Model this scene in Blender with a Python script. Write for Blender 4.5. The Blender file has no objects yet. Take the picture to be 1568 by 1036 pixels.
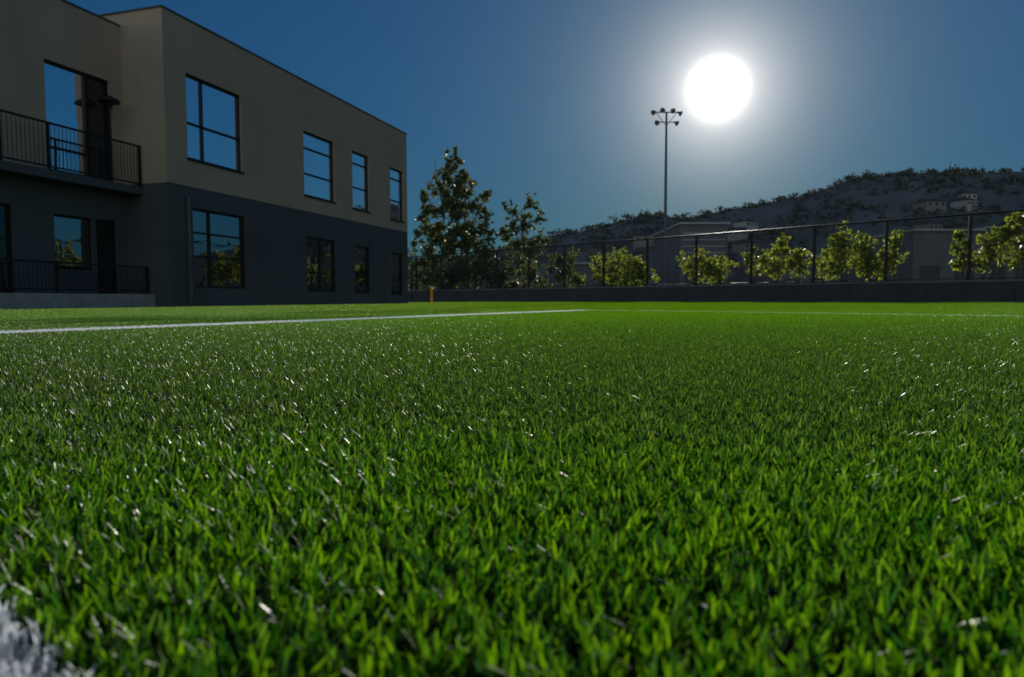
import bpy, math, random
import numpy as np
from mathutils import Vector
random.seed(7); rng=np.random.default_rng(11)
S=bpy.context.scene
COL=S.collection
S.view_settings.view_transform='Standard'; S.view_settings.look='None'; S.view_settings.exposure=0

# ---------------------------------------------------------------- camera
cam=bpy.data.cameras.new("camera"); co=bpy.data.objects.new("camera",cam); COL.objects.link(co)
cam.lens=24; cam.sensor_width=36; cam.clip_start=0.02; cam.clip_end=6000
co.location=(0,0,0.23); co.rotation_euler=(math.radians(90-3.29),math.radians(0.12),0)
cam.dof.use_dof=True; cam.dof.focus_distance=2.0; cam.dof.aperture_fstop=5.6
S.camera=co

# ---------------------------------------------------------------- light
AZ=math.radians(16.5); EL=math.radians(16.1)
sd=Vector((math.sin(AZ)*math.cos(EL),math.cos(AZ)*math.cos(EL),math.sin(EL)))
L=bpy.data.lights.new("sun","SUN"); L.energy=4.8; L.angle=math.radians(0.5); L.color=(1,0.95,0.86)
lo=bpy.data.objects.new("sun",L); COL.objects.link(lo); lo.location=(0,0,60)
lo.rotation_euler=sd.to_track_quat('Z','Y').to_euler()

W=bpy.data.worlds.new("World"); S.world=W; W.use_nodes=True
nt=W.node_tree; N=nt.nodes; K=nt.links
N.clear()
def nd(nt,t,**k):
    n=nt.nodes.new(t)
    for a,b in k.items(): setattr(n,a,b)
    return n
def mth(nt,op,a,b=None,c=None,clamp=False):
    n=nt.nodes.new('ShaderNodeMath'); n.operation=op; n.use_clamp=clamp
    for i,v in enumerate((a,b,c)):
        if v is None: continue
        if isinstance(v,(int,float)): n.inputs[i].default_value=v
        else: nt.links.new(v,n.inputs[i])
    return n.outputs[0]
def vdot(nt,a,v):
    n=nt.nodes.new('ShaderNodeVectorMath'); n.operation='DOT_PRODUCT'
    nt.links.new(a,n.inputs[0]); n.inputs[1].default_value=v
    return n.outputs['Value']
def mixc(nt,f,a,b,bt='MIX'):
    n=nt.nodes.new('ShaderNodeMix'); n.data_type='RGBA'; n.blend_type=bt; n.clamp_result=False
    for s,v in ((n.inputs[0],f),(n.inputs[6],a),(n.inputs[7],b)):
        if isinstance(v,(int,float)): s.default_value=v
        elif isinstance(v,tuple): s.default_value=(*v,1) if len(v)==3 else v
        else: nt.links.new(v,s)
    return n.outputs[2]
def smooth(nt,v,a,b):
    n=nd(nt,'ShaderNodeMapRange',interpolation_type='SMOOTHSTEP'); nt.links.new(v,n.inputs[0]); n.inputs[1].default_value=a; n.inputs[2].default_value=b
    return n.outputs[0]
sky=nd(nt,'ShaderNodeTexSky',sky_type='NISHITA'); sky.sun_disc=False
sky.sun_elevation=EL; sky.sun_rotation=AZ; sky.air_density=1.0; sky.dust_density=0.3; sky.ozone_density=3.0
tc=nd(nt,'ShaderNodeTexCoord')
nrm=nd(nt,'ShaderNodeVectorMath',operation='NORMALIZE'); K.new(tc.outputs['Generated'],nrm.inputs[0])
hs=Vector((sd.x,sd.y,0)).normalized()
back=smooth(nt,vdot(nt,nrm.outputs[0],tuple(-hs)),-0.1,0.8)
tintc=mixc(nt,back,(0.21,0.70,1.06),(5.2,3.8,2.8))  # sky opposite the sun warmed and brightened, added fill for the shaded walls
tint=mixc(nt,1.0,sky.outputs[0],tintc,'MULTIPLY')
lum=mth(nt,'MULTIPLY',vdot(nt,sky.outputs[0],(0.2,0.7,0.1)),0.05)
lum2=mth(nt,'DIVIDE',0.053,mth(nt,'ADD',1.0,mth(nt,'MULTIPLY',lum,4.0)))
bg=nd(nt,'ShaderNodeBackground'); K.new(tint,bg.inputs[0]); K.new(lum2,bg.inputs[1])
d=vdot(nt,nrm.outputs[0],tuple(sd))
th=mth(nt,'ARCCOSINE',mth(nt,'MINIMUM',d,0.999999))
deg=mth(nt,'MULTIPLY',th,180/math.pi)
core=mth(nt,'EXPONENT',mth(nt,'MULTIPLY',mth(nt,'POWER',mth(nt,'DIVIDE',deg,1.25),2.0),-1.0))
halo=mth(nt,'EXPONENT',mth(nt,'DIVIDE',deg,-2.7))
halo2=mth(nt,'EXPONENT',mth(nt,'DIVIDE',deg,-10))
g=mth(nt,'ADD',mth(nt,'MULTIPLY',core,9.0),mth(nt,'ADD',mth(nt,'MULTIPLY',halo,1.6),mth(nt,'MULTIPLY',halo2,0.12)))
bg2=nd(nt,'ShaderNodeBackground'); bg2.inputs[0].default_value=(1,0.92,0.84,1); K.new(g,bg2.inputs[1])
ad=nd(nt,'ShaderNodeAddShader'); K.new(bg.outputs[0],ad.inputs[0]); K.new(bg2.outputs[0],ad.inputs[1])
wo=nd(nt,'ShaderNodeOutputWorld'); K.new(ad.outputs[0],wo.inputs[0])

# ---------------------------------------------------------------- materials
def mat(name,c1,c2=None,rough=0.8,scale=5.0,spec=0.3,metal=0.0,bump=0.0,bscale=60,detail=6):
    m=bpy.data.materials.new(name); m.use_nodes=True; t=m.node_tree
    p=t.nodes['Principled BSDF']; p.inputs['Roughness'].default_value=rough
    p.inputs['Specular IOR Level'].default_value=spec; p.inputs['Metallic'].default_value=metal
    if c2 is None: c2=tuple(x*0.8 for x in c1)
    tcn=nd(t,'ShaderNodeNewGeometry')
    nz=nd(t,'ShaderNodeTexNoise'); nz.inputs['Scale'].default_value=scale; nz.inputs['Detail'].default_value=detail
    t.links.new(tcn.outputs['Position'],nz.inputs['Vector'])
    f=mth(t,'MULTIPLY_ADD',nz.outputs[0],2.4,-0.7,clamp=True)
    t.links.new(mixc(t,f,c1,c2),p.inputs['Base Color'])
    if bump:
        n2=nd(t,'ShaderNodeTexNoise'); n2.inputs['Scale'].default_value=bscale; n2.inputs['Detail'].default_value=4
        t.links.new(tcn.outputs['Position'],n2.inputs['Vector'])
        b=nd(t,'ShaderNodeBump'); b.inputs['Strength'].default_value=bump; b.inputs['Distance'].default_value=0.02
        t.links.new(n2.outputs[0],b.inputs['Height']); t.links.new(b.outputs[0],p.inputs['Normal'])
    return m
def linefac(t):
    gp=nd(t,'ShaderNodeNewGeometry'); P=gp.outputs['Position']
    nz=nd(t,'ShaderNodeTexNoise'); nz.inputs['Scale'].default_value=60; t.links.new(P,nz.inputs['Vector'])
    j=mth(t,'MULTIPLY_ADD',nz.outputs[0],0.06,-0.03)
    sx=nd(t,'ShaderNodeSeparateXYZ'); t.links.new(P,sx.inputs[0]); X=sx.outputs[0]; Y=sx.outputs[1]
    def band(n,c,w):
        dd=mth(t,'ADD',mth(t,'SUBTRACT',vdot(t,P,n),c),j)
        return mth(t,'LESS_THAN',mth(t,'ABSOLUTE',dd),w/2)
    far=mth(t,'LESS_THAN',Y,12.45)
    l1=mth(t,'MULTIPLY',band((0.874,-0.486,0),-4.785,0.34),far)
    l2=mth(t,'MULTIPLY',mth(t,'MULTIPLY',band((0.75,0.66,0),9.15,0.14),far),mth(t,'GREATER_THAN',X,1.3))
    l3=mth(t,'MULTIPLY',mth(t,'MULTIPLY',band((0.65,0.76,0),0.055,0.13),mth(t,'LESS_THAN',Y,2)),mth(t,'LESS_THAN',X,0.3))
    return mth(t,'MAXIMUM',l1,mth(t,'MAXIMUM',mth(t,'MULTIPLY',l2,0.6),l3)),P,Y
def grass_mat():
    m=bpy.data.materials.new("turf_blade"); m.use_nodes=True; t=m.node_tree
    p=t.nodes['Principled BSDF']; out=t.nodes['Material Output']
    at=nd(t,'ShaderNodeAttribute',attribute_name='rnd'); ah=nd(t,'ShaderNodeAttribute',attribute_name='ht')
    lf,P,Y=linefac(t)
    rv=mth(t,'POWER',at.outputs['Fac'],1.5)
    c=mixc(t,rv,(0.008,0.068,0.004),(0.12,0.28,0.006))
    nz=nd(t,'ShaderNodeTexNoise'); nz.inputs['Scale'].default_value=1.1; nz.inputs['Detail'].default_value=4; t.links.new(P,nz.inputs['Vector'])
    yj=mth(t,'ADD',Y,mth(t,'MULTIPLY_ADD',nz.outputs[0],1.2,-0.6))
    # mid-distance shade among the blades, painted in as a darker, greyer band
    w1=smooth(t,yj,0.55,1.3); w2=mth(t,'SUBTRACT',1.0,smooth(t,yj,1.6,8.0)); mid_shade=mth(t,'MULTIPLY',mth(t,'MULTIPLY',w1,w2),0.8)
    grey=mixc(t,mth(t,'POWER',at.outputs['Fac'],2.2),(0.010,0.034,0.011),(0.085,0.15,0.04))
    c=mixc(t,mid_shade,c,grey)
    c=mixc(t,mth(t,'MULTIPLY',smooth(t,Y,5.0,16.0),0.6),c,mixc(t,rv,(0.045,0.12,0.004),(0.14,0.26,0.006)))
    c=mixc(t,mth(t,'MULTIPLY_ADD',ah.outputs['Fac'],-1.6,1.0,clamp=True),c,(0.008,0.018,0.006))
    cw=mixc(t,lf,c,(0.78,0.8,0.82))
    t.links.new(cw,p.inputs['Base Color']); p.inputs['Roughness'].default_value=0.4; p.inputs['Specular IOR Level'].default_value=0.85
    tr=nd(t,'ShaderNodeBsdfTranslucent')
    c2=mixc(t,1.0,c,(1.9,1.65,0.6),'MULTIPLY'); c2=mixc(t,lf,c2,(0.62,0.66,0.72)); t.links.new(c2,tr.inputs[0])
    mx=nd(t,'ShaderNodeMixShader'); mx.inputs[0].default_value=0.52
    t.links.new(p.outputs[0],mx.inputs[1]); t.links.new(tr.outputs[0],mx.inputs[2]); t.links.new(mx.outputs[0],out.inputs[0])
    return m
def leaf_mat(name,c1,c2,tl=0.4,tm=(1.6,1.5,0.6),spec=0.5,rough=0.45):
    m=bpy.data.materials.new(name); m.use_nodes=True; t=m.node_tree
    p=t.nodes['Principled BSDF']; out=t.nodes['Material Output']
    at=nd(t,'ShaderNodeAttribute',attribute_name='rnd')
    c=mixc(t,at.outputs['Fac'],c1,c2); t.links.new(c,p.inputs['Base Color']); p.inputs['Roughness'].default_value=rough; p.inputs['Specular IOR Level'].default_value=spec
    tr=nd(t,'ShaderNodeBsdfTranslucent'); t.links.new(mixc(t,1.0,c,tm,'MULTIPLY'),tr.inputs[0])
    mx=nd(t,'ShaderNodeMixShader'); mx.inputs[0].default_value=tl
    t.links.new(p.outputs[0],mx.inputs[1]); t.links.new(tr.outputs[0],mx.inputs[2]); t.links.new(mx.outputs[0],out.inputs[0])
    return m
M_taupe=mat("stucco_taupe",(0.52,0.41,0.31),(0.44,0.35,0.265),0.9,0.7,0.2,bump=0.35,bscale=40)
M_char=mat("stucco_charcoal",(0.105,0.118,0.13),(0.085,0.096,0.107),0.85,0.7,0.2,bump=0.35,bscale=40)
M_black=mat("black_metal",(0.012,0.012,0.014),None,0.5,4,0.4)
M_conc=mat("concrete",(0.42,0.42,0.42),(0.3,0.3,0.3),0.9,3,0.2,bump=0.3)
M_dark=mat("interior_dark",(0.01,0.01,0.012),None,0.9)
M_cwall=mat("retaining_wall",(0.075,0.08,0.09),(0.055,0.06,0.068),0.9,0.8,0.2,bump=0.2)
M_pole=mat("galvanised_steel",(0.12,0.125,0.13),None,0.5,3,0.5,metal=0.4)
M_lamp=mat("lamp_housing",(0.4,0.4,0.4),None,0.3,3,0.5,metal=0.6)
M_yel=mat("yellow_paint",(0.8,0.36,0.02),None,0.5)
M_bark=mat("bark",(0.12,0.095,0.07),(0.06,0.05,0.04),0.9,3)
M_barkL=mat("pale_bark",(0.3,0.27,0.22),(0.12,0.1,0.08),0.9,3)
M_white=mat("white_wall",(0.45,0.45,0.44),(0.36,0.36,0.36),0.8,0.3)
M_house=mat("house_render",(0.3,0.29,0.27),(0.2,0.2,0.2),0.8,0.02)
M_grey=mat("grey_wall",(0.17,0.175,0.185),(0.13,0.135,0.145),0.8,0.3)
M_bay=mat("roller_door",(0.09,0.092,0.1),(0.075,0.075,0.08),0.8,0.3)
M_roof=mat("tile_roof",(0.1,0.085,0.08),(0.08,0.07,0.065),0.8,0.5)
def glass(name,base,fac,refl):
    m=bpy.data.materials.new(name); m.use_nodes=True; t=m.node_tree; t.nodes.remove(t.nodes['Principled BSDF']); out=t.nodes['Material Output']
    g=nd(t,'ShaderNodeNewGeometry'); nz=nd(t,'ShaderNodeTexNoise'); nz.inputs['Scale'].default_value=0.9; t.links.new(g.outputs['Position'],nz.inputs['Vector'])
    b=nd(t,'ShaderNodeBump'); b.inputs['Strength'].default_value=0.2; b.inputs['Distance'].default_value=0.05; t.links.new(nz.outputs[0],b.inputs['Height'])
    df=nd(t,'ShaderNodeBsdfDiffuse'); df.inputs[0].default_value=(*base,1)
    gl=nd(t,'ShaderNodeBsdfGlossy'); gl.inputs[0].default_value=(*refl,1); gl.inputs['Roughness'].default_value=0.015; t.links.new(b.outputs[0],gl.inputs['Normal'])
    mx=nd(t,'ShaderNodeMixShader'); mx.inputs[0].default_value=fac
    t.links.new(df.outputs[0],mx.inputs[1]); t.links.new(gl.outputs[0],mx.inputs[2]); t.links.new(mx.outputs[0],out.inputs[0]); return m
M_glassU=glass("window_glass",(0.01,0.012,0.014),0.95,(0.95,0.98,1.0))
M_glassL=glass("window_glass_dark",(0.008,0.009,0.01),0.38,(0.9,0.92,0.95))
M_glassD=glass("door_glass_dark",(0.02,0.02,0.02),0.08,(0.9,0.92,0.95))
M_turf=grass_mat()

# ---------------------------------------------------------------- mesh helpers
def obj(name,me,parent=None,mats=()):
    o=bpy.data.objects.new(name,me); COL.objects.link(o)
    for m in mats: me.materials.append(m)
    if parent: o.parent=parent
    return o
def empty(name,loc=(0,0,0),rz=0):
    e=bpy.data.objects.new(name,None); COL.objects.link(e); e.location=loc; e.rotation_euler=(0,0,rz); e.empty_display_size=0.3; return e
class B:
    def __init__(s): s.v=[];s.f=[];s.m=[]
    def quad(s,a,b,c,d,mi=0):
        i=len(s.v); s.v+= [a,b,c,d]; s.f.append((i,i+1,i+2,i+3)); s.m.append(mi)
    def box(s,x0,x1,y0,y1,z0,z1,mi=0):
        i=len(s.v)
        s.v+=[(x0,y0,z0),(x1,y0,z0),(x1,y1,z0),(x0,y1,z0),(x0,y0,z1),(x1,y0,z1),(x1,y1,z1),(x0,y1,z1)]
        for f in ((0,3,2,1),(4,5,6,7),(0,1,5,4),(1,2,6,5),(2,3,7,6),(3,0,4,7)): s.f.append(tuple(i+k for k in f)); s.m.append(mi)
    def tube(s,p,q,r0,r1,n=7,mi=0,cap=True):
        p=Vector(p);q=Vector(q);d=(q-p).normalized(); u=d.orthogonal().normalized(); w=d.cross(u); i=len(s.v)
        for c,r in ((p,r0),(q,r1)):
            for k in range(n):
                a=2*math.pi*k/n; s.v.append(tuple(c+u*math.cos(a)*r+w*math.sin(a)*r))
        for k in range(n): s.f.append((i+k,i+(k+1)%n,i+n+(k+1)%n,i+n+k)); s.m.append(mi)
        if cap:
            s.f.append(tuple(i+n+k for k in range(n))); s.m.append(mi); s.f.append(tuple(i+k for k in reversed(range(n)))); s.m.append(mi)
    def make(s,name,mats,parent=None):
        me=bpy.data.meshes.new(name); me.from_pydata(s.v,[],s.f); me.update()
        o=obj(name,me,parent,mats)
        me.polygons.foreach_set('material_index',s.m); return o
def np_quads(name,V,rnd=None,ht=None,nper=4):
    me=bpy.data.meshes.new(name); nv=len(V); nq=nv//4
    me.vertices.add(nv); me.vertices.foreach_set('co',V.astype(np.float32).ravel())
    me.loops.add(nv); me.loops.foreach_set('vertex_index',np.arange(nv,dtype=np.int32))
    me.polygons.add(nq); me.polygons.foreach_set('loop_start',np.arange(0,nv,4,dtype=np.int32)); me.polygons.foreach_set('loop_total',np.full(nq,4,dtype=np.int32))
    if rnd is not None: a=me.attributes.new('rnd','FLOAT','POINT'); a.data.foreach_set('value',rnd.astype(np.float32))
    if ht is not None: a=me.attributes.new('ht','FLOAT','POINT'); a.data.foreach_set('value',ht.astype(np.float32))
    me.update(); me.validate(); return me

# ---------------------------------------------------------------- turf
def grass_tile(name,size,spacing,per,h0,h1,w0,w1,seg,seed):
    r=np.random.default_rng(seed); n=int(size/spacing)
    gx,gy=np.meshgrid((np.arange(n)+.5)*size/n,(np.arange(n)+.5)*size/n)
    tx=np.repeat(gx.ravel()+r.normal(0,spacing*.32,n*n),per); ty=np.repeat(gy.ravel()+r.normal(0,spacing*.32,n*n),per)
    tl=np.repeat(r.uniform(0,2*np.pi,n*n),per); tlean=np.repeat(r.uniform(0,.3,n*n),per)
    thh=np.repeat(r.uniform(.72,1.15,n*n),per)
    nb=len(tx); az=r.uniform(0,2*np.pi,nb)
    h=r.uniform(h0,h1,nb)*thh; w=r.uniform(w0,w1,nb)
    bx=tx+r.normal(0,spacing*.15,nb); by=ty+r.normal(0,spacing*.15,nb)
    lean=r.gamma(2.0,.15,nb).clip(0,.85)
    dx=np.cos(az)*lean+np.cos(tl)*tlean; dy=np.sin(az)*lean+np.sin(tl)*tlean
    curl=r.uniform(.2,1.5,nb)
    fa=az+r.normal(np.pi/2,.7,nb)
    wx=np.cos(fa)*w/2; wy=np.sin(fa)*w/2
    tws=r.normal(0,1.2,nb)
    ts=np.linspace(0,1,seg+1); prof={1:[1,.35],2:[1,.95,.25],3:[.85,1,.9,.35]}[seg]
    rows=[]
    for k,t in enumerate(ts):
        off=t*(1-curl*.35)+curl*.55*t*t
        z=h*(t-np.clip(.3*lean*curl,0,.35)*t*t)
        cx=bx+dx*h*off; cy=by+dy*h*off; tw=prof[k]
        ca=np.cos(tws*t); sa=np.sin(tws*t); ux=(wx*ca-wy*sa)*tw; uy=(wx*sa+wy*ca)*tw
        rows.append((np.stack([cx-ux,cy-uy,z],1),np.stack([cx+ux,cy+uy,z],1)))
    V=[];H=[]
    for k in range(seg):
        V.append(np.stack([rows[k][0],rows[k][1],rows[k+1][1],rows[k+1][0]],1))
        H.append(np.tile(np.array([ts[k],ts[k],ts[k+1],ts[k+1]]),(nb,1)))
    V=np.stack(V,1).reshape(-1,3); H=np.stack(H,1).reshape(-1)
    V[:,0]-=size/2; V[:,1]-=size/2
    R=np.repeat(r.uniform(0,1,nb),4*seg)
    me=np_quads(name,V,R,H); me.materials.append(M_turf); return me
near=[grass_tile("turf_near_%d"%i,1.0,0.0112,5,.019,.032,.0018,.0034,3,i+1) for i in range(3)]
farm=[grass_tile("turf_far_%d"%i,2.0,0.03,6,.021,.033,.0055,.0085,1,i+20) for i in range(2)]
turf=empty("artificial_turf_grass")
A_=Vector((0.2935,0.956)); NB=Vector((0.956,-0.2935)); C0=Vector((-9.89,19.8))
FD=Vector((-0.9875,1)).normalized(); F0=Vector((27,36)); FN=Vector((1,0.9875)).normalized()
def infield(x,y,m=0):
    b=(Vector((x,y))-C0).dot(NB); a=(Vector((x,y))-C0).dot(A_)
    if b<-1.2 and a<17: return False
    if a>=17 and b<-6: return False
    return (Vector((x,y))-F0).dot(FN)<-m-0.1
cnt=0
for iy in range(-1,12):
    for ix in range(-14,14):
        x=ix+.5; y=iy+.5
        if abs(x)>0.85*max(y,0)+2.2: continue
        o=bpy.data.objects.new("turf_patch",near[random.randrange(3)]); COL.objects.link(o); o.parent=turf
        o.location=(x,y,0.010); o.rotation_euler=(0,0,random.randrange(4)*math.pi/2); cnt+=1
for iy in range(0,36):
    for ix in range(-22,26):
        x=ix*2+1; y=iy*2+1
        if y<12 and abs(x)<= (0.85*max(y-1,0)+2.2): continue
        if y<12 and abs(x)>0.85*(y+1)+9: continue
        if abs(x)>0.9*y+9 or not infield(x,y,0.9): continue
        o=bpy.data.objects.new("turf_patch",farm[random.randrange(2)]); COL.objects.link(o); o.parent=turf
        o.location=(x,y,0.008); o.rotation_euler=(0,0,random.randrange(4)*math.pi/2); cnt+=1
print("patches",cnt)

M_ground=mat("dry_ground",(0.12,0.1,0.075),(0.07,0.065,0.05),0.95,0.1)
g=B(); g.quad((-3000,-3000,-0.02),(3000,-3000,-0.02),(3000,3000,-0.02),(-3000,3000,-0.02)); g.make("ground",[M_ground])
M_back=bpy.data.materials.new("turf_backing"); M_back.use_nodes=True; t=M_back.node_tree
lf,P,_y=linefac(t); nz=nd(t,'ShaderNodeTexNoise'); nz.inputs['Scale'].default_value=40; t.links.new(P,nz.inputs['Vector'])
c=mixc(t,nz.outputs[0],(0.008,0.02,0.005),(0.02,0.05,0.008)); c=mixc(t,lf,c,(0.3,0.32,0.3)); t.links.new(c,t.nodes['Principled BSDF'].inputs['Base Color']); t.nodes['Principled BSDF'].inputs['Roughness'].default_value=0.9
g=B()
pA=C0-A_*40; pB=C0+A_*17; e1=F0-FD*60; e2=F0+FD*56
g.v=[(pA.x+.05,pA.y,0.004),(60,-20,0.004),(e1.x,e1.y,0.004),(e2.x,e2.y,0.004),(pB.x-6,pB.y+1,0.004),(pB.x,pB.y,0.004)]
g.f=[(0,1,2,3,4,5)]; g.m=[0]; g.make("sports_field",[M_back])

# ---------------------------------------------------------------- building
rz=math.atan2(0.956,0.2935)-math.pi/2   # local y -> A_, local x -> NB
bld=empty("office_building",(C0.x,C0.y,0),rz)
def wall(bd,xp,y0,y1,z0,z1,holes,zs,depth=0.16):
    ys=sorted({y0,y1}|{h[0] for h in holes}|{h[1] for h in holes}); zz=sorted({z0,z1,zs}|{h[2] for h in holes}|{h[3] for h in holes})
    for i in range(len(ys)-1):
        for j in range(len(zz)-1):
            cy=(ys[i]+ys[i+1])/2; cz=(zz[j]+zz[j+1])/2
            if any(h[0]<cy<h[1] and h[2]<cz<h[3] for h in holes): continue
            bd.quad((xp,ys[i],zz[j]),(xp,ys[i+1],zz[j]),(xp,ys[i+1],zz[j+1]),(xp,ys[i],zz[j+1]),0 if cz>zs else 1)
    for h in holes:
        a,b,c,d=h[:4]; q=xp-depth; mi=0 if (c+d)/2>zs else 1
        bd.quad((xp,a,c),(q,a,c),(q,b,c),(xp,b,c),mi); bd.quad((xp,a,d),(xp,b,d),(q,b,d),(q,a,d),mi)
        bd.quad((xp,a,c),(xp,a,d),(q,a,d),(q,a,c),mi); bd.quad((xp,b,c),(q,b,c),(q,b,d),(xp,b,d),mi)
def window(name,xp,h,vm=(),hm=(),up=True,depth=0.10,fw=0.055,gm=None):
    a,b,c,d=h[:4]; q=xp-depth; bd=B()
    bd.quad((q-.03,a,c),(q-.03,b,c),(q-.03,b,d),(q-.03,a,d),1)
    bd.box(q-.05,q+.03,a,b,c,c+fw); bd.box(q-.05,q+.03,a,b,d-fw,d); bd.box(q-.05,q+.03,a,a+fw,c+fw,d-fw); bd.box(q-.05,q+.03,b-fw,b,c+fw,d-fw)
    for v in vm: y=a+(b-a)*v; bd.box(q-.045,q+.025,y-fw/2,y+fw/2,c+fw,d-fw)
    for v in hm: z=c+(d-c)*v; bd.box(q-.04,q+.02,a+fw,b-fw,z-fw/2,z+fw/2)
    bd.make(name,[M_black,gm or (M_glassU if up else M_glassL)],bld)
k=1.046; ZS=3.6; H=8.5
ups=[(0.805*k,3.127*k,4.45,6.95),(6.486*k,8.538*k,4.22,6.65),(9.9*k,11.29*k,4.17,6.63),(13.25*k,14.6*k,4.1,6.57)]
los=[(0.93*k,3.2*k,.6,3.0),(6.58*k,8.55*k,.55,2.66),(10.0*k,11.29*k,.5,2.58),(13.25*k,14.5*k,.45,2.5)]
bd=B(); E=15*k
wall(bd,0,0,E,0,H,ups+los,ZS)
def face(bd,p,q,z0,z1):
    bd.quad((*p,z0),(*q,z0),(*q,ZS),(*p,ZS),1); bd.quad((*p,ZS),(*q,ZS),(*q,z1),(*p,z1),0)
face(bd,(-14,0),(0,0),0,H); face(bd,(0,E),(-14,E),0,H); face(bd,(-14,E),(-14,0),0,H)
bd.quad((-.3,.3,H-.5),(-.3,E-.3,H-.5),(-13.7,E-.3,H-.5),(-13.7,.3,H-.5),1)
bd.make("main_block_walls",[M_taupe,M_char],bld)
c_=B()
for (x0,x1,y0,y1) in ((-.3,.03,-.03,E+.03),(-14,-.3,-.03,.3),(-14,-.3,E-.3,E+.03)): c_.box(x0,x1,y0,y1,H,H+.05)
c_.make("parapet_coping",[M_char],bld)
sb=B()
sb.box(0.0,.006,0,E,ZS-.02,ZS+.02)
sb.make("stucco_joints",[M_char],bld)
for i,h in enumerate(ups): window("upper_window_%d"%i,0,h,(0.3,) if i==0 else (),(0.43,) if i==0 else (0.35,0.75) if i==1 else (0.38,0.8),True)
for i,h in enumerate(los): window("lower_window_%d"%i,0,h,(0.33,) if i==0 else (0.5,) if i==1 else (),(0.4,0.7) if i==0 else (0.35,),False)
sl=B()
for h in ups: sl.box(0.002,.05,h[0]-.04,h[1]+.04,h[2]-.06,h[2]-.002)
sl.make("window_sills",[M_black],bld)
dp=B(); dp.tube((0.07,.72,0.05),(0.07,.72,3.3),.045,.045,8); dp.tube((0.07,.72,3.3),(0.0,.72,3.38),.045,.045,8)
dp.make("downpipe",[M_char],bld)
XW=-1.5; HW=8.12
def wu(u): return u*k
wh=[(wu(-2.30),wu(-.42),3.62,6.45),(wu(-6.2),wu(-3.38),3.62,6.4)]
wl=[(wu(-2.2),wu(-1.12),1.05,2.5),(wu(-1.0),wu(-.35),.3,2.5),(wu(-6.2),wu(-3.25),.3,2.6)]
bd=B(); wall(bd,XW,-16,0,0,HW,wh+wl,ZS); face(bd,(XW,-16),(-14,-16),0,HW)
bd.quad((XW-.3,-16,HW-.4),(XW-.3,0,HW-.4),(-14,0,HW-.4),(-14,-16,HW-.4),1)
bd.make("wing_walls",[M_taupe,M_char],bld)
c_=B(); c_.box(XW-.3,XW+.03,-16,-.033,HW,HW+.05); c_.make("wing_coping",[M_char],bld)
ysp=wu(-1.08)
window("wing_window_a",XW,(wh[0][0],ysp,3.62,6.45),(),(0.22,),True)
window("wing_side_door",XW,(ysp+.002,wh[0][1],3.62,6.45),(),(),False,gm=M_glassD)
window("wing_balcony_door",XW,wh[1],(0.33,.66),(),False,gm=M_glassD)
window("wing_window_b",XW,wl[0],(),(),False); window("wing_door_b",XW,wl[1],(),(),False,gm=M_glassD); window("wing_door_c",XW,wl[2],(0.5,),(),False,gm=M_glassD)
XB=-0.85
b_=B(); b_.box(XW+.002,XB,-16,-.004,3.28,3.5); b_.make("balcony_slab",[M_char],bld)
def railing(r,x,y0,y1,z0,z1,sp=.11,post=1.4):
    r.box(x-.03,x+.03,y0,y1,z1-.045,z1); r.box(x-.02,x+.02,y0,y1,z0+.06,z0+.1)
    y=y0
    while y<y1: r.box(x-.005,x+.005,y-.005,y+.005,z0+.1,z1-.045); y+=sp
    y=y1-.03
    while y>y0: r.box(x-.027,x+.027,y-.03,y+.025,z0,z1-.046); y-=post
r=B(); railing(r,XB-.04,-16,-.04,3.502,4.68); r.make("balcony_railing",[M_black],bld)
r=B(); railing(r,XB+.15,-16,-.1,.42,1.2); r.make("patio_railing",[M_black],bld)
r=B(); r.box(XB+.02,XB+.32,-16,-.02,0.0,.40); r.make("patio_kerb_wall",[M_conc],bld)

lp=B(); 
pl=empty("lamp_reflection_proxy",(C0.x,C0.y,0),rz)  # solid object added in place of a lamp reflection in the upper window
LX,LY=-1.2,-.74
lp.tube((LX,LY,3.5),(LX,LY,5.75),.035,.03,8); lp.tube((LX,LY,5.75),(LX,LY,5.83),.28,.25,18); lp.tube((LX,LY,5.83),(LX,LY,5.93),.25,.06,18); lp.tube((LX,LY,5.6),(LX,LY,5.75),.06,.12,12)
lp.make("post_and_dome",[M_black],pl)

# ---------------------------------------------------------------- retaining wall + fence
fz=math.atan2(FD.y,FD.x)
rw=empty("retaining_wall",(F0.x,F0.y,0),fz)
Lf=62; Rf=-30
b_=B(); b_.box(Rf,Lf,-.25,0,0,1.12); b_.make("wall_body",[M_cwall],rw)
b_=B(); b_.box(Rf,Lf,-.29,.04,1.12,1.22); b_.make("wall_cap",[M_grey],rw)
b_=B()
x=Rf+1
while x<Lf: b_.box(x-.01,x+.01,0.0,.004,0.02,1.11); x+=4.2
b_.make("wall_joints",[M_dark],rw)
fn=empty("chain_link_fence",(F0.x,F0.y,0),fz)
p=B(); ZT=4.85
xs=[]; x=1.72*1.405-4.2*8
while x<Lf: xs.append(x); x+=4.22
for x in xs: p.tube((x,-.12,1.22),(x,-.12,ZT+.03),.095,.095,8)
p.tube((Rf,-.12,ZT),(Lf,-.12,ZT),.06,.06,6); p.tube((Rf,-.12,1.32),(Lf,-.12,1.32),.025,.025,6)
p.make("fence_posts_and_rails",[M_black],fn)
M_link=bpy.data.materials.new("chain_link_mesh"); M_link.use_nodes=True; t=M_link.node_tree
tcn=nd(t,'ShaderNodeTexCoord'); sx=nd(t,'ShaderNodeSeparateXYZ'); t.links.new(tcn.outputs['Object'],sx.inputs[0])
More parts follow.
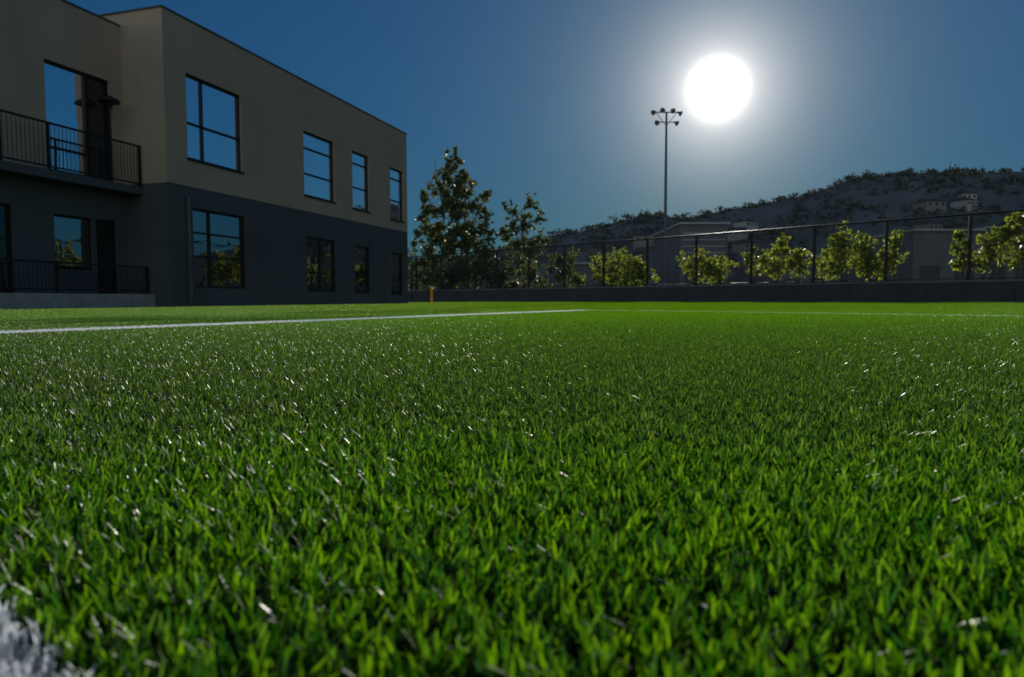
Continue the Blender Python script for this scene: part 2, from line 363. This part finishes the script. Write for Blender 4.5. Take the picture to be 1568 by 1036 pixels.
def diag(sg):
    s_=mth(t,'ADD',sx.outputs[0],mth(t,'MULTIPLY',sx.outputs[2],sg)); f=mth(t,'FRACT',mth(t,'DIVIDE',s_,0.075)); return mth(t,'LESS_THAN',f,0.1)
al=mth(t,'MAXIMUM',diag(1),diag(-1)); t.links.new(al,t.nodes['Principled BSDF'].inputs['Alpha'])
t.nodes['Principled BSDF'].inputs['Base Color'].default_value=(0.03,0.03,0.032,1); t.nodes['Principled BSDF'].inputs['Roughness'].default_value=.5
p=B(); p.quad((Rf,-.16,1.24),(Lf,-.16,1.24),(Lf,-.16,ZT),(Rf,-.16,ZT)); p.make("chain_link",[M_link],fn)
M_asph=mat("parking_asphalt",(0.06,0.06,0.06),(0.045,0.045,0.045),0.9,2)
def fl(s,o): v=F0+FD*s+FN*o; return v
b_=B(); q=[fl(-80,.25),fl(-80,160),fl(140,160),fl(140,.25)]
b_.v=[(v.x,v.y,1.15) for v in q]; b_.f=[(0,1,2,3)]; b_.m=[0]; b_.make("parking_lot",[M_asph])

bo=empty("yellow_bollard",(-5.4,46,0)); b_=B(); b_.tube((0,0,0),(0,0,.95),.11,.11,14); b_.tube((0,0,.95),(0,0,1.03),.11,.05,14); b_.tube((0,0,.0),(0,0,.04),.18,.18,14); b_.make("post",[M_yel],bo)
gt=empty("field_gate",(-6.3,50,0)); b_=B()
for x in (-2.2,-1.0,0.2): b_.tube((x,0,0),(x,0,3.2),.05,.05,8)
b_.tube((-2.2,0,3.2),(.2,0,3.2),.035,.035,6); b_.tube((-2.2,0,1.6),(.2,0,1.6),.03,.03,6); b_.make("gate_frame",[M_black],gt)

# ---------------------------------------------------------------- floodlight mast
mx_=0.223*72; ml=empty("floodlight_mast",(mx_,72,1.15)); b_=B()
b_.tube((0,0,0),(0,0,1.0),.32,.30,12); b_.tube((0,0,1.0),(0,0,18.4),.19,.10,12)
b_.box(-1.15,1.15,-.05,.05,18.35,18.45); b_.box(-.8,.8,-.05,.05,17.35,17.43)
b_.tube((-1.1,0,18.4),(0,0,17.0),.03,.03,6); b_.tube((1.1,0,18.4),(0,0,17.0),.03,.03,6)
b_.make("pole",[M_pole],ml)
def head(bd,x,z,rz_,tilt):
    c=Vector((x,-.05,z)); d=Vector((math.sin(rz_)*math.cos(tilt),-math.cos(rz_)*math.cos(tilt),-math.sin(tilt)))
    bd.tube(c,c+d*.18,.08,.14,10); bd.tube(c+d*.18,c+d*.38,.14,.27,12,cap=False); bd.tube(c+d*.38,c+d*.42,.28,.28,12)
b_=B()
for x,z,a in ((-1.15,18.5,-1.0),(-.35,18.7,-.4),(.45,18.65,.5),(1.15,18.4,1.0),(-.8,17.45,-.8),(.8,17.4,.9)): head(b_,x,z,a,.55)
b_.make("floodlights",[M_lamp],ml)

# ---------------------------------------------------------------- trees
def leaves(name,clumps,per,size,m,parent,elong=1.6,droop=0.0,seed=0):
    r=np.random.default_rng(seed); C=[]
    for (c,rad) in clumps:
        n=max(6,int(per*rad[0]*rad[2]))
        v=r.normal(0,1,(n,3)); v/=np.linalg.norm(v,axis=1)[:,None]; v*=(r.uniform(0,1,n)**.45)[:,None]
        C.append(np.array(c)+v*np.array(rad)*(1+r.normal(0,.2,(n,1))))
    C=np.concatenate(C); n=len(C)
    a=r.normal(0,1,(n,3)); a[:,2]-=droop; a/=np.linalg.norm(a,axis=1)[:,None]
    b=np.cross(a,r.normal(0,1,(n,3))); b/=np.linalg.norm(b,axis=1)[:,None]
    s=(size*r.uniform(.6,1.3,n))[:,None]
    V=np.stack([C-a*s*elong/2,C+b*s*.5,C+a*s*elong/2,C-b*s*.5],1).reshape(-1,3)
    me=np_quads(name,V,np.repeat(r.uniform(0,1,n),4)); return obj(name,me,parent,[m])
def tree(name,loc,h,lobes,bark,lm,leafsize,per,tr=.2,sub=7,seed=0,droop=.3,trunks=1,s0=.28,s1=.52,spread=1.0):
    rr=random.Random(seed); e=empty(name,loc); bd=B(); cl=[]
    for tk in range(trunks):
        lean=Vector((rr.uniform(-.06,.06)*h+(tk-(trunks-1)/2)*.12*h,rr.uniform(-.05,.05)*h,0))
        P=[Vector(((tk-(trunks-1)/2)*.25,0,-.1))]
        n=7
        for i in range(1,n+1):
            f=i/n; P.append(Vector(((tk-(trunks-1)/2)*.25,0,0))+lean*f+Vector((rr.uniform(-.02,.02)*h,rr.uniform(-.02,.02)*h,h*.88*f/(1+.15*tk))))
        for i in range(n): bd.tube(P[i],P[i+1],tr*(1-i/n*.85),tr*(1-(i+1)/n*.85),8,cap=False)
        for (cx,cy,cz,R,RZ) in (lobes if trunks==1 else lobes[tk::trunks]):
            c=Vector((cx,cy,cz)); zt=max(.2*h,cz-R*1.1); j=min(n-1,int(zt/(h*.88)*n)); s=P[j]
            mid=(s+c)/2+Vector((rr.uniform(-.1,.1)*R,rr.uniform(-.1,.1)*R,.1*R))
            bd.tube(s,mid,tr*.4,tr*.25,6,cap=False); bd.tube(mid,c,tr*.25,tr*.08,6,cap=False)
            for q in range(sub):
                v=Vector((rr.gauss(0,1),rr.gauss(0,1),rr.gauss(0,1))).normalized()*rr.uniform(.3,1.0)*spread
                cc=c+Vector((v.x*R,v.y*R,v.z*RZ)); bd.tube(mid,cc,tr*.1,tr*.03,4,cap=False)
                s2=R*rr.uniform(s0,s1); cl.append((tuple(cc),(s2,s2,s2*rr.uniform(.7,1.3))))
    bd.make("trunk_and_limbs",[bark],e)
    leaves("crown",cl,per,leafsize,lm,e,droop=droop,seed=seed+3); return e
LM1=leaf_mat("eucalyptus_leaf",(0.045,0.07,0.03),(0.15,0.18,0.09),.36,(1.4,1.3,.6),spec=0.35,rough=0.5)
LM2=leaf_mat("sapling_leaf",(0.07,0.12,0.025),(0.31,0.36,0.07),.52)
D=76/1045
def lobe(px,py,r,cx,D=D,base=1.15,rz=None,dy=0): return ((px-cx)*D,dy,(458-py)*D+.23-base,r*D,(rz or r)*D)
tree("eucalyptus_tree",((694-784)*D,76,1.15),16.3,
  [lobe(697,246,13,694,rz=20),lobe(680,280,22,694,rz=26),lobe(712,282,20,694,rz=28),lobe(655,312,18,694,rz=28,dy=1),lobe(697,320,30,694),lobe(736,318,18,694,rz=30),
   lobe(648,358,16,694,rz=34),lobe(685,362,28,694,dy=-1),lobe(722,360,28,694),lobe(750,370,14,694,rz=30),lobe(660,398,24,694,rz=30),lobe(715,402,30,694),lobe(745,408,20,694,rz=26)],
  M_barkL,LM1,.24,220,tr=.22,sub=26,seed=5,trunks=3,droop=.6,s0=.16,s1=.36,spread=1.1)
D2=84/1045
tree("young_tree",((800-784)*D2,84,1.15),12.2,
  [lobe(814,312,13,800,D2,rz=16),lobe(782,326,14,800,D2,rz=22),lobe(828,335,12,800,D2,rz=18),lobe(802,350,20,800,D2),lobe(775,362,16,800,D2,rz=24),lobe(828,372,16,800,D2),lobe(800,392,28,800,D2)],
  M_bark,LM1,.24,190,tr=.16,sub=18,seed=9,trunks=2,droop=.5,s0=.18,s1=.38,spread=1.1)
def sapling(px,dist_off,pyt,pyb,wpx,seed,lm=LM2,nl=6,per=190,ls=.17):
    kx=(px-784)/1045; s_=(27-36*kx)/(.9875+kx); base=Vector((27-.9875*s_,36+s_))+FN*dist_off*1.0
    kk=(px-784)/1045; Y=base.y; X=kk*Y; DD=Y/1045
    h=(458-pyt)*DD+.23-1.15; rr=random.Random(seed); w=wpx*1.3*DD/2; lb=[]
    zb=max(.3,(458-pyb)*DD+.23-1.15)
    for i in range(nl):
        f=(i+.5)/nl; z=zb+(h-zb)*f*.92; R=w*.55*(1.15-.5*f)*rr.uniform(.75,1.15)
        lb.append((rr.uniform(-1,1)*w*.65*(1-.35*f),rr.uniform(-.6,.6)*w,z,R,min(R,(h-zb)*.3)))
    return tree("sapling_tree",(X,Y,1.15),h,lb,M_bark,lm,ls,per,tr=.05,sub=11,seed=seed,droop=.2,s0=.16,s1=.5,spread=1.35)
for i,(px,do,a,b,w,nl) in enumerate([(925,3,394,436,45,8),(960,4,382,436,45,9),(988,3,396,432,35,7),(1062,3,384,425,45,8),(1100,4,396,425,46,7),(1150,5,376,420,22,5),(1190,3,366,418,44,9),(1222,5,382,418,34,7),
    (1285,2.5,348,420,50,11),(1325,3,364,420,46,10),(1366,3.5,360,412,38,9),(1472,2.5,354,408,28,8),(1522,2.5,346,405,44,10),(1562,3,322,400,46,11),(1625,3,330,400,60,9),(1700,3,320,400,60,9)]):
    sapling(px,do,a,b,w,40+i,nl=nl)
for i,(px,do,a,b,w,nl) in enumerate([(640,6,385,448,46,7),(770,5,388,445,50,7),(745,9,378,445,60,8),(820,6,402,440,40,6),(860,9,385,440,50,7),(600,8,370,450,60,8),(690,5,395,448,60,8)]):
    sapling(px,do,a,b,w,80+i,lm=LM1,nl=nl,per=160,ls=.2)

# ---------------------------------------------------------------- hill
DH=450
prof=[(-1500,440),(200,430),(600,415),(760,385),(840,362),(900,352),(985,328),(1050,333),(1130,319),(1230,300),(1300,274),(1400,267),(1568,264),(1800,270),(2300,330),(3500,430)]
px_=np.array([p[0] for p in prof],float); py_=np.array([p[1] for p in prof],float)
from mathutils import noise as mn
def hz(kk,Y):
    xp=784+kk*1045; Hh=(458-np.interp(xp,px_,py_))/1045*DH
    Y0=DH-Hh*2.0-20
    f=(Y-Y0)/(DH-Y0)
    if f<=0: s_=0
    elif f<1: s_=f
    else: s_=max(0,1-(Y-DH)*.004)
    X=kk*Y
    n=mn.noise(Vector((X*.012,Y*.012,0)))*5+mn.noise(Vector((X*.04,Y*.04,3)))*1.2
    return Hh*s_+n*min(1,max(0,f))*(.8 if f<.95 else .25)*min(1,Hh/40)
ks=np.linspace(-1.5,2.4,260); Ys=np.concatenate([np.linspace(140,450,70),np.linspace(470,800,10)])
V=[(float(a*y),float(y),float(hz(a,y))-.5) for y in Ys for a in ks]; nk=len(ks)
F=[(i*nk+j,i*nk+j+1,(i+1)*nk+j+1,(i+1)*nk+j) for i in range(len(Ys)-1) for j in range(nk-1)]
me=bpy.data.meshes.new("hills"); me.from_pydata(V,[],F); me.update()
for p_ in me.polygons: p_.use_smooth=True
M_hill=mat("hill_scrub",(0.19,0.20,0.195),(0.11,0.125,0.12),0.95,0.05,0.05,detail=9)
obj("hills",me,None,[M_hill])
cl=[]; rr=random.Random(3)
def addt(kk,Y,s): 
    z=float(hz(kk,Y)); cl.append(((kk*Y,Y,z+s*.35),(s*.8*rr.uniform(.7,1.6),s*.7,s*rr.uniform(.4,.8))))
for i in range(3600): 
    kk=rr.uniform(-.3,1.3); Y=210+240*rr.random()**.7; 
    if mn.noise(Vector((kk*Y*.02,Y*.02,9)))<-.15: continue
    addt(kk,Y,rr.uniform(1.2,3.4))
for i in range(420):
    kk=rr.uniform(-.3,1.4); addt(kk,448+rr.uniform(-6,6),rr.choice((1.2,1.5,1.8,2.2,2.8,4.0))*rr.uniform(.8,1.1))
LMh=leaf_mat("hill_tree_leaf",(0.08,0.1,0.09),(0.17,0.185,0.155),.06,(1.1,1.1,.9),spec=0.1,rough=0.8)
leaves("hillside_trees",cl,5,1.2,LMh,None,elong=1.2,seed=77)
for i in range(24):
    kk=rr.uniform(.12,.9); Y=rr.uniform(300,410); z=float(hz(kk,Y)); e=empty("hillside_house",(kk*Y,Y,z+.4),rr.uniform(-.6,.6))
    w=rr.uniform(4,7); dd=rr.uniform(4,6); h=rr.uniform(2.6,4.0); b_=B(); b_.box(-w,w,-dd,dd,-5,h,0)
    for q in range(3):
        xx=-w+w*2*(q+.5)/3; b_.box(xx-.6,xx+.6,-dd-.05,-dd+.01,h-2.2,h-1,2)
    b_.make("walls",[M_white if i%6==0 else M_house,M_roof,M_dark],e)
    b_=B(); o_=.6
    b_.v+=[(-w-o_,-dd-o_,h),(w+o_,-dd-o_,h),(w+o_,dd+o_,h),(-w-o_,dd+o_,h),(-w*.7,0,h+2.2),(w*.7,0,h+2.2)]
    b_.f+=[(0,1,5,4),(1,2,5),(2,3,4,5),(3,0,4),(3,2,1,0)]; b_.m+=[0]*5; b_.make("roof",[M_roof],e)
def shed(name,px0,px1,pyt,Y,mw,stripes=0,depth=25):
    x0=(px0-784)/1045*Y; x1=(px1-784)/1045*Y; h=(458-pyt)/1045*Y+.23
    e=empty(name,((x0+x1)/2,Y,0)); w=(x1-x0)/2; b_=B(); b_.box(-w,w,0,depth,1.1,h,0); b_.make("walls",[mw],e)
    b_=B(); b_.box(-w-.3,w+.3,-.5,depth+.3,h,h+.35); b_.make("roof",[M_white],e)
    b_=B(); n=max(2,int(w/2.2))
    for q in range(n):
        xx=-w+2*w*(q+.5)/n; b_.box(xx-w/n*.6,xx+w/n*.6,-.04,.02,1.15,h*.5)
    b_.make("bay_openings",[M_bay],e)
    if stripes:
        b_=B()
        for q in range(stripes): b_.box(-w*.9,w*.9,-.12,-.003,h*.62+q*(h*.34/stripes),h*.62+q*(h*.34/stripes)+h*.06/stripes)
        b_.make("wall_bands",[M_white],e)
shed("warehouse",1395,1500,356,120,M_grey,0)
shed("warehouse",1505,1700,352,135,M_grey,0)
shed("school_hall",1040,1112,345,130,M_grey,4)
shed("storage_building",1190,1270,395,128,M_grey,0)
shed("storage_building",860,905,405,120,M_grey,0)
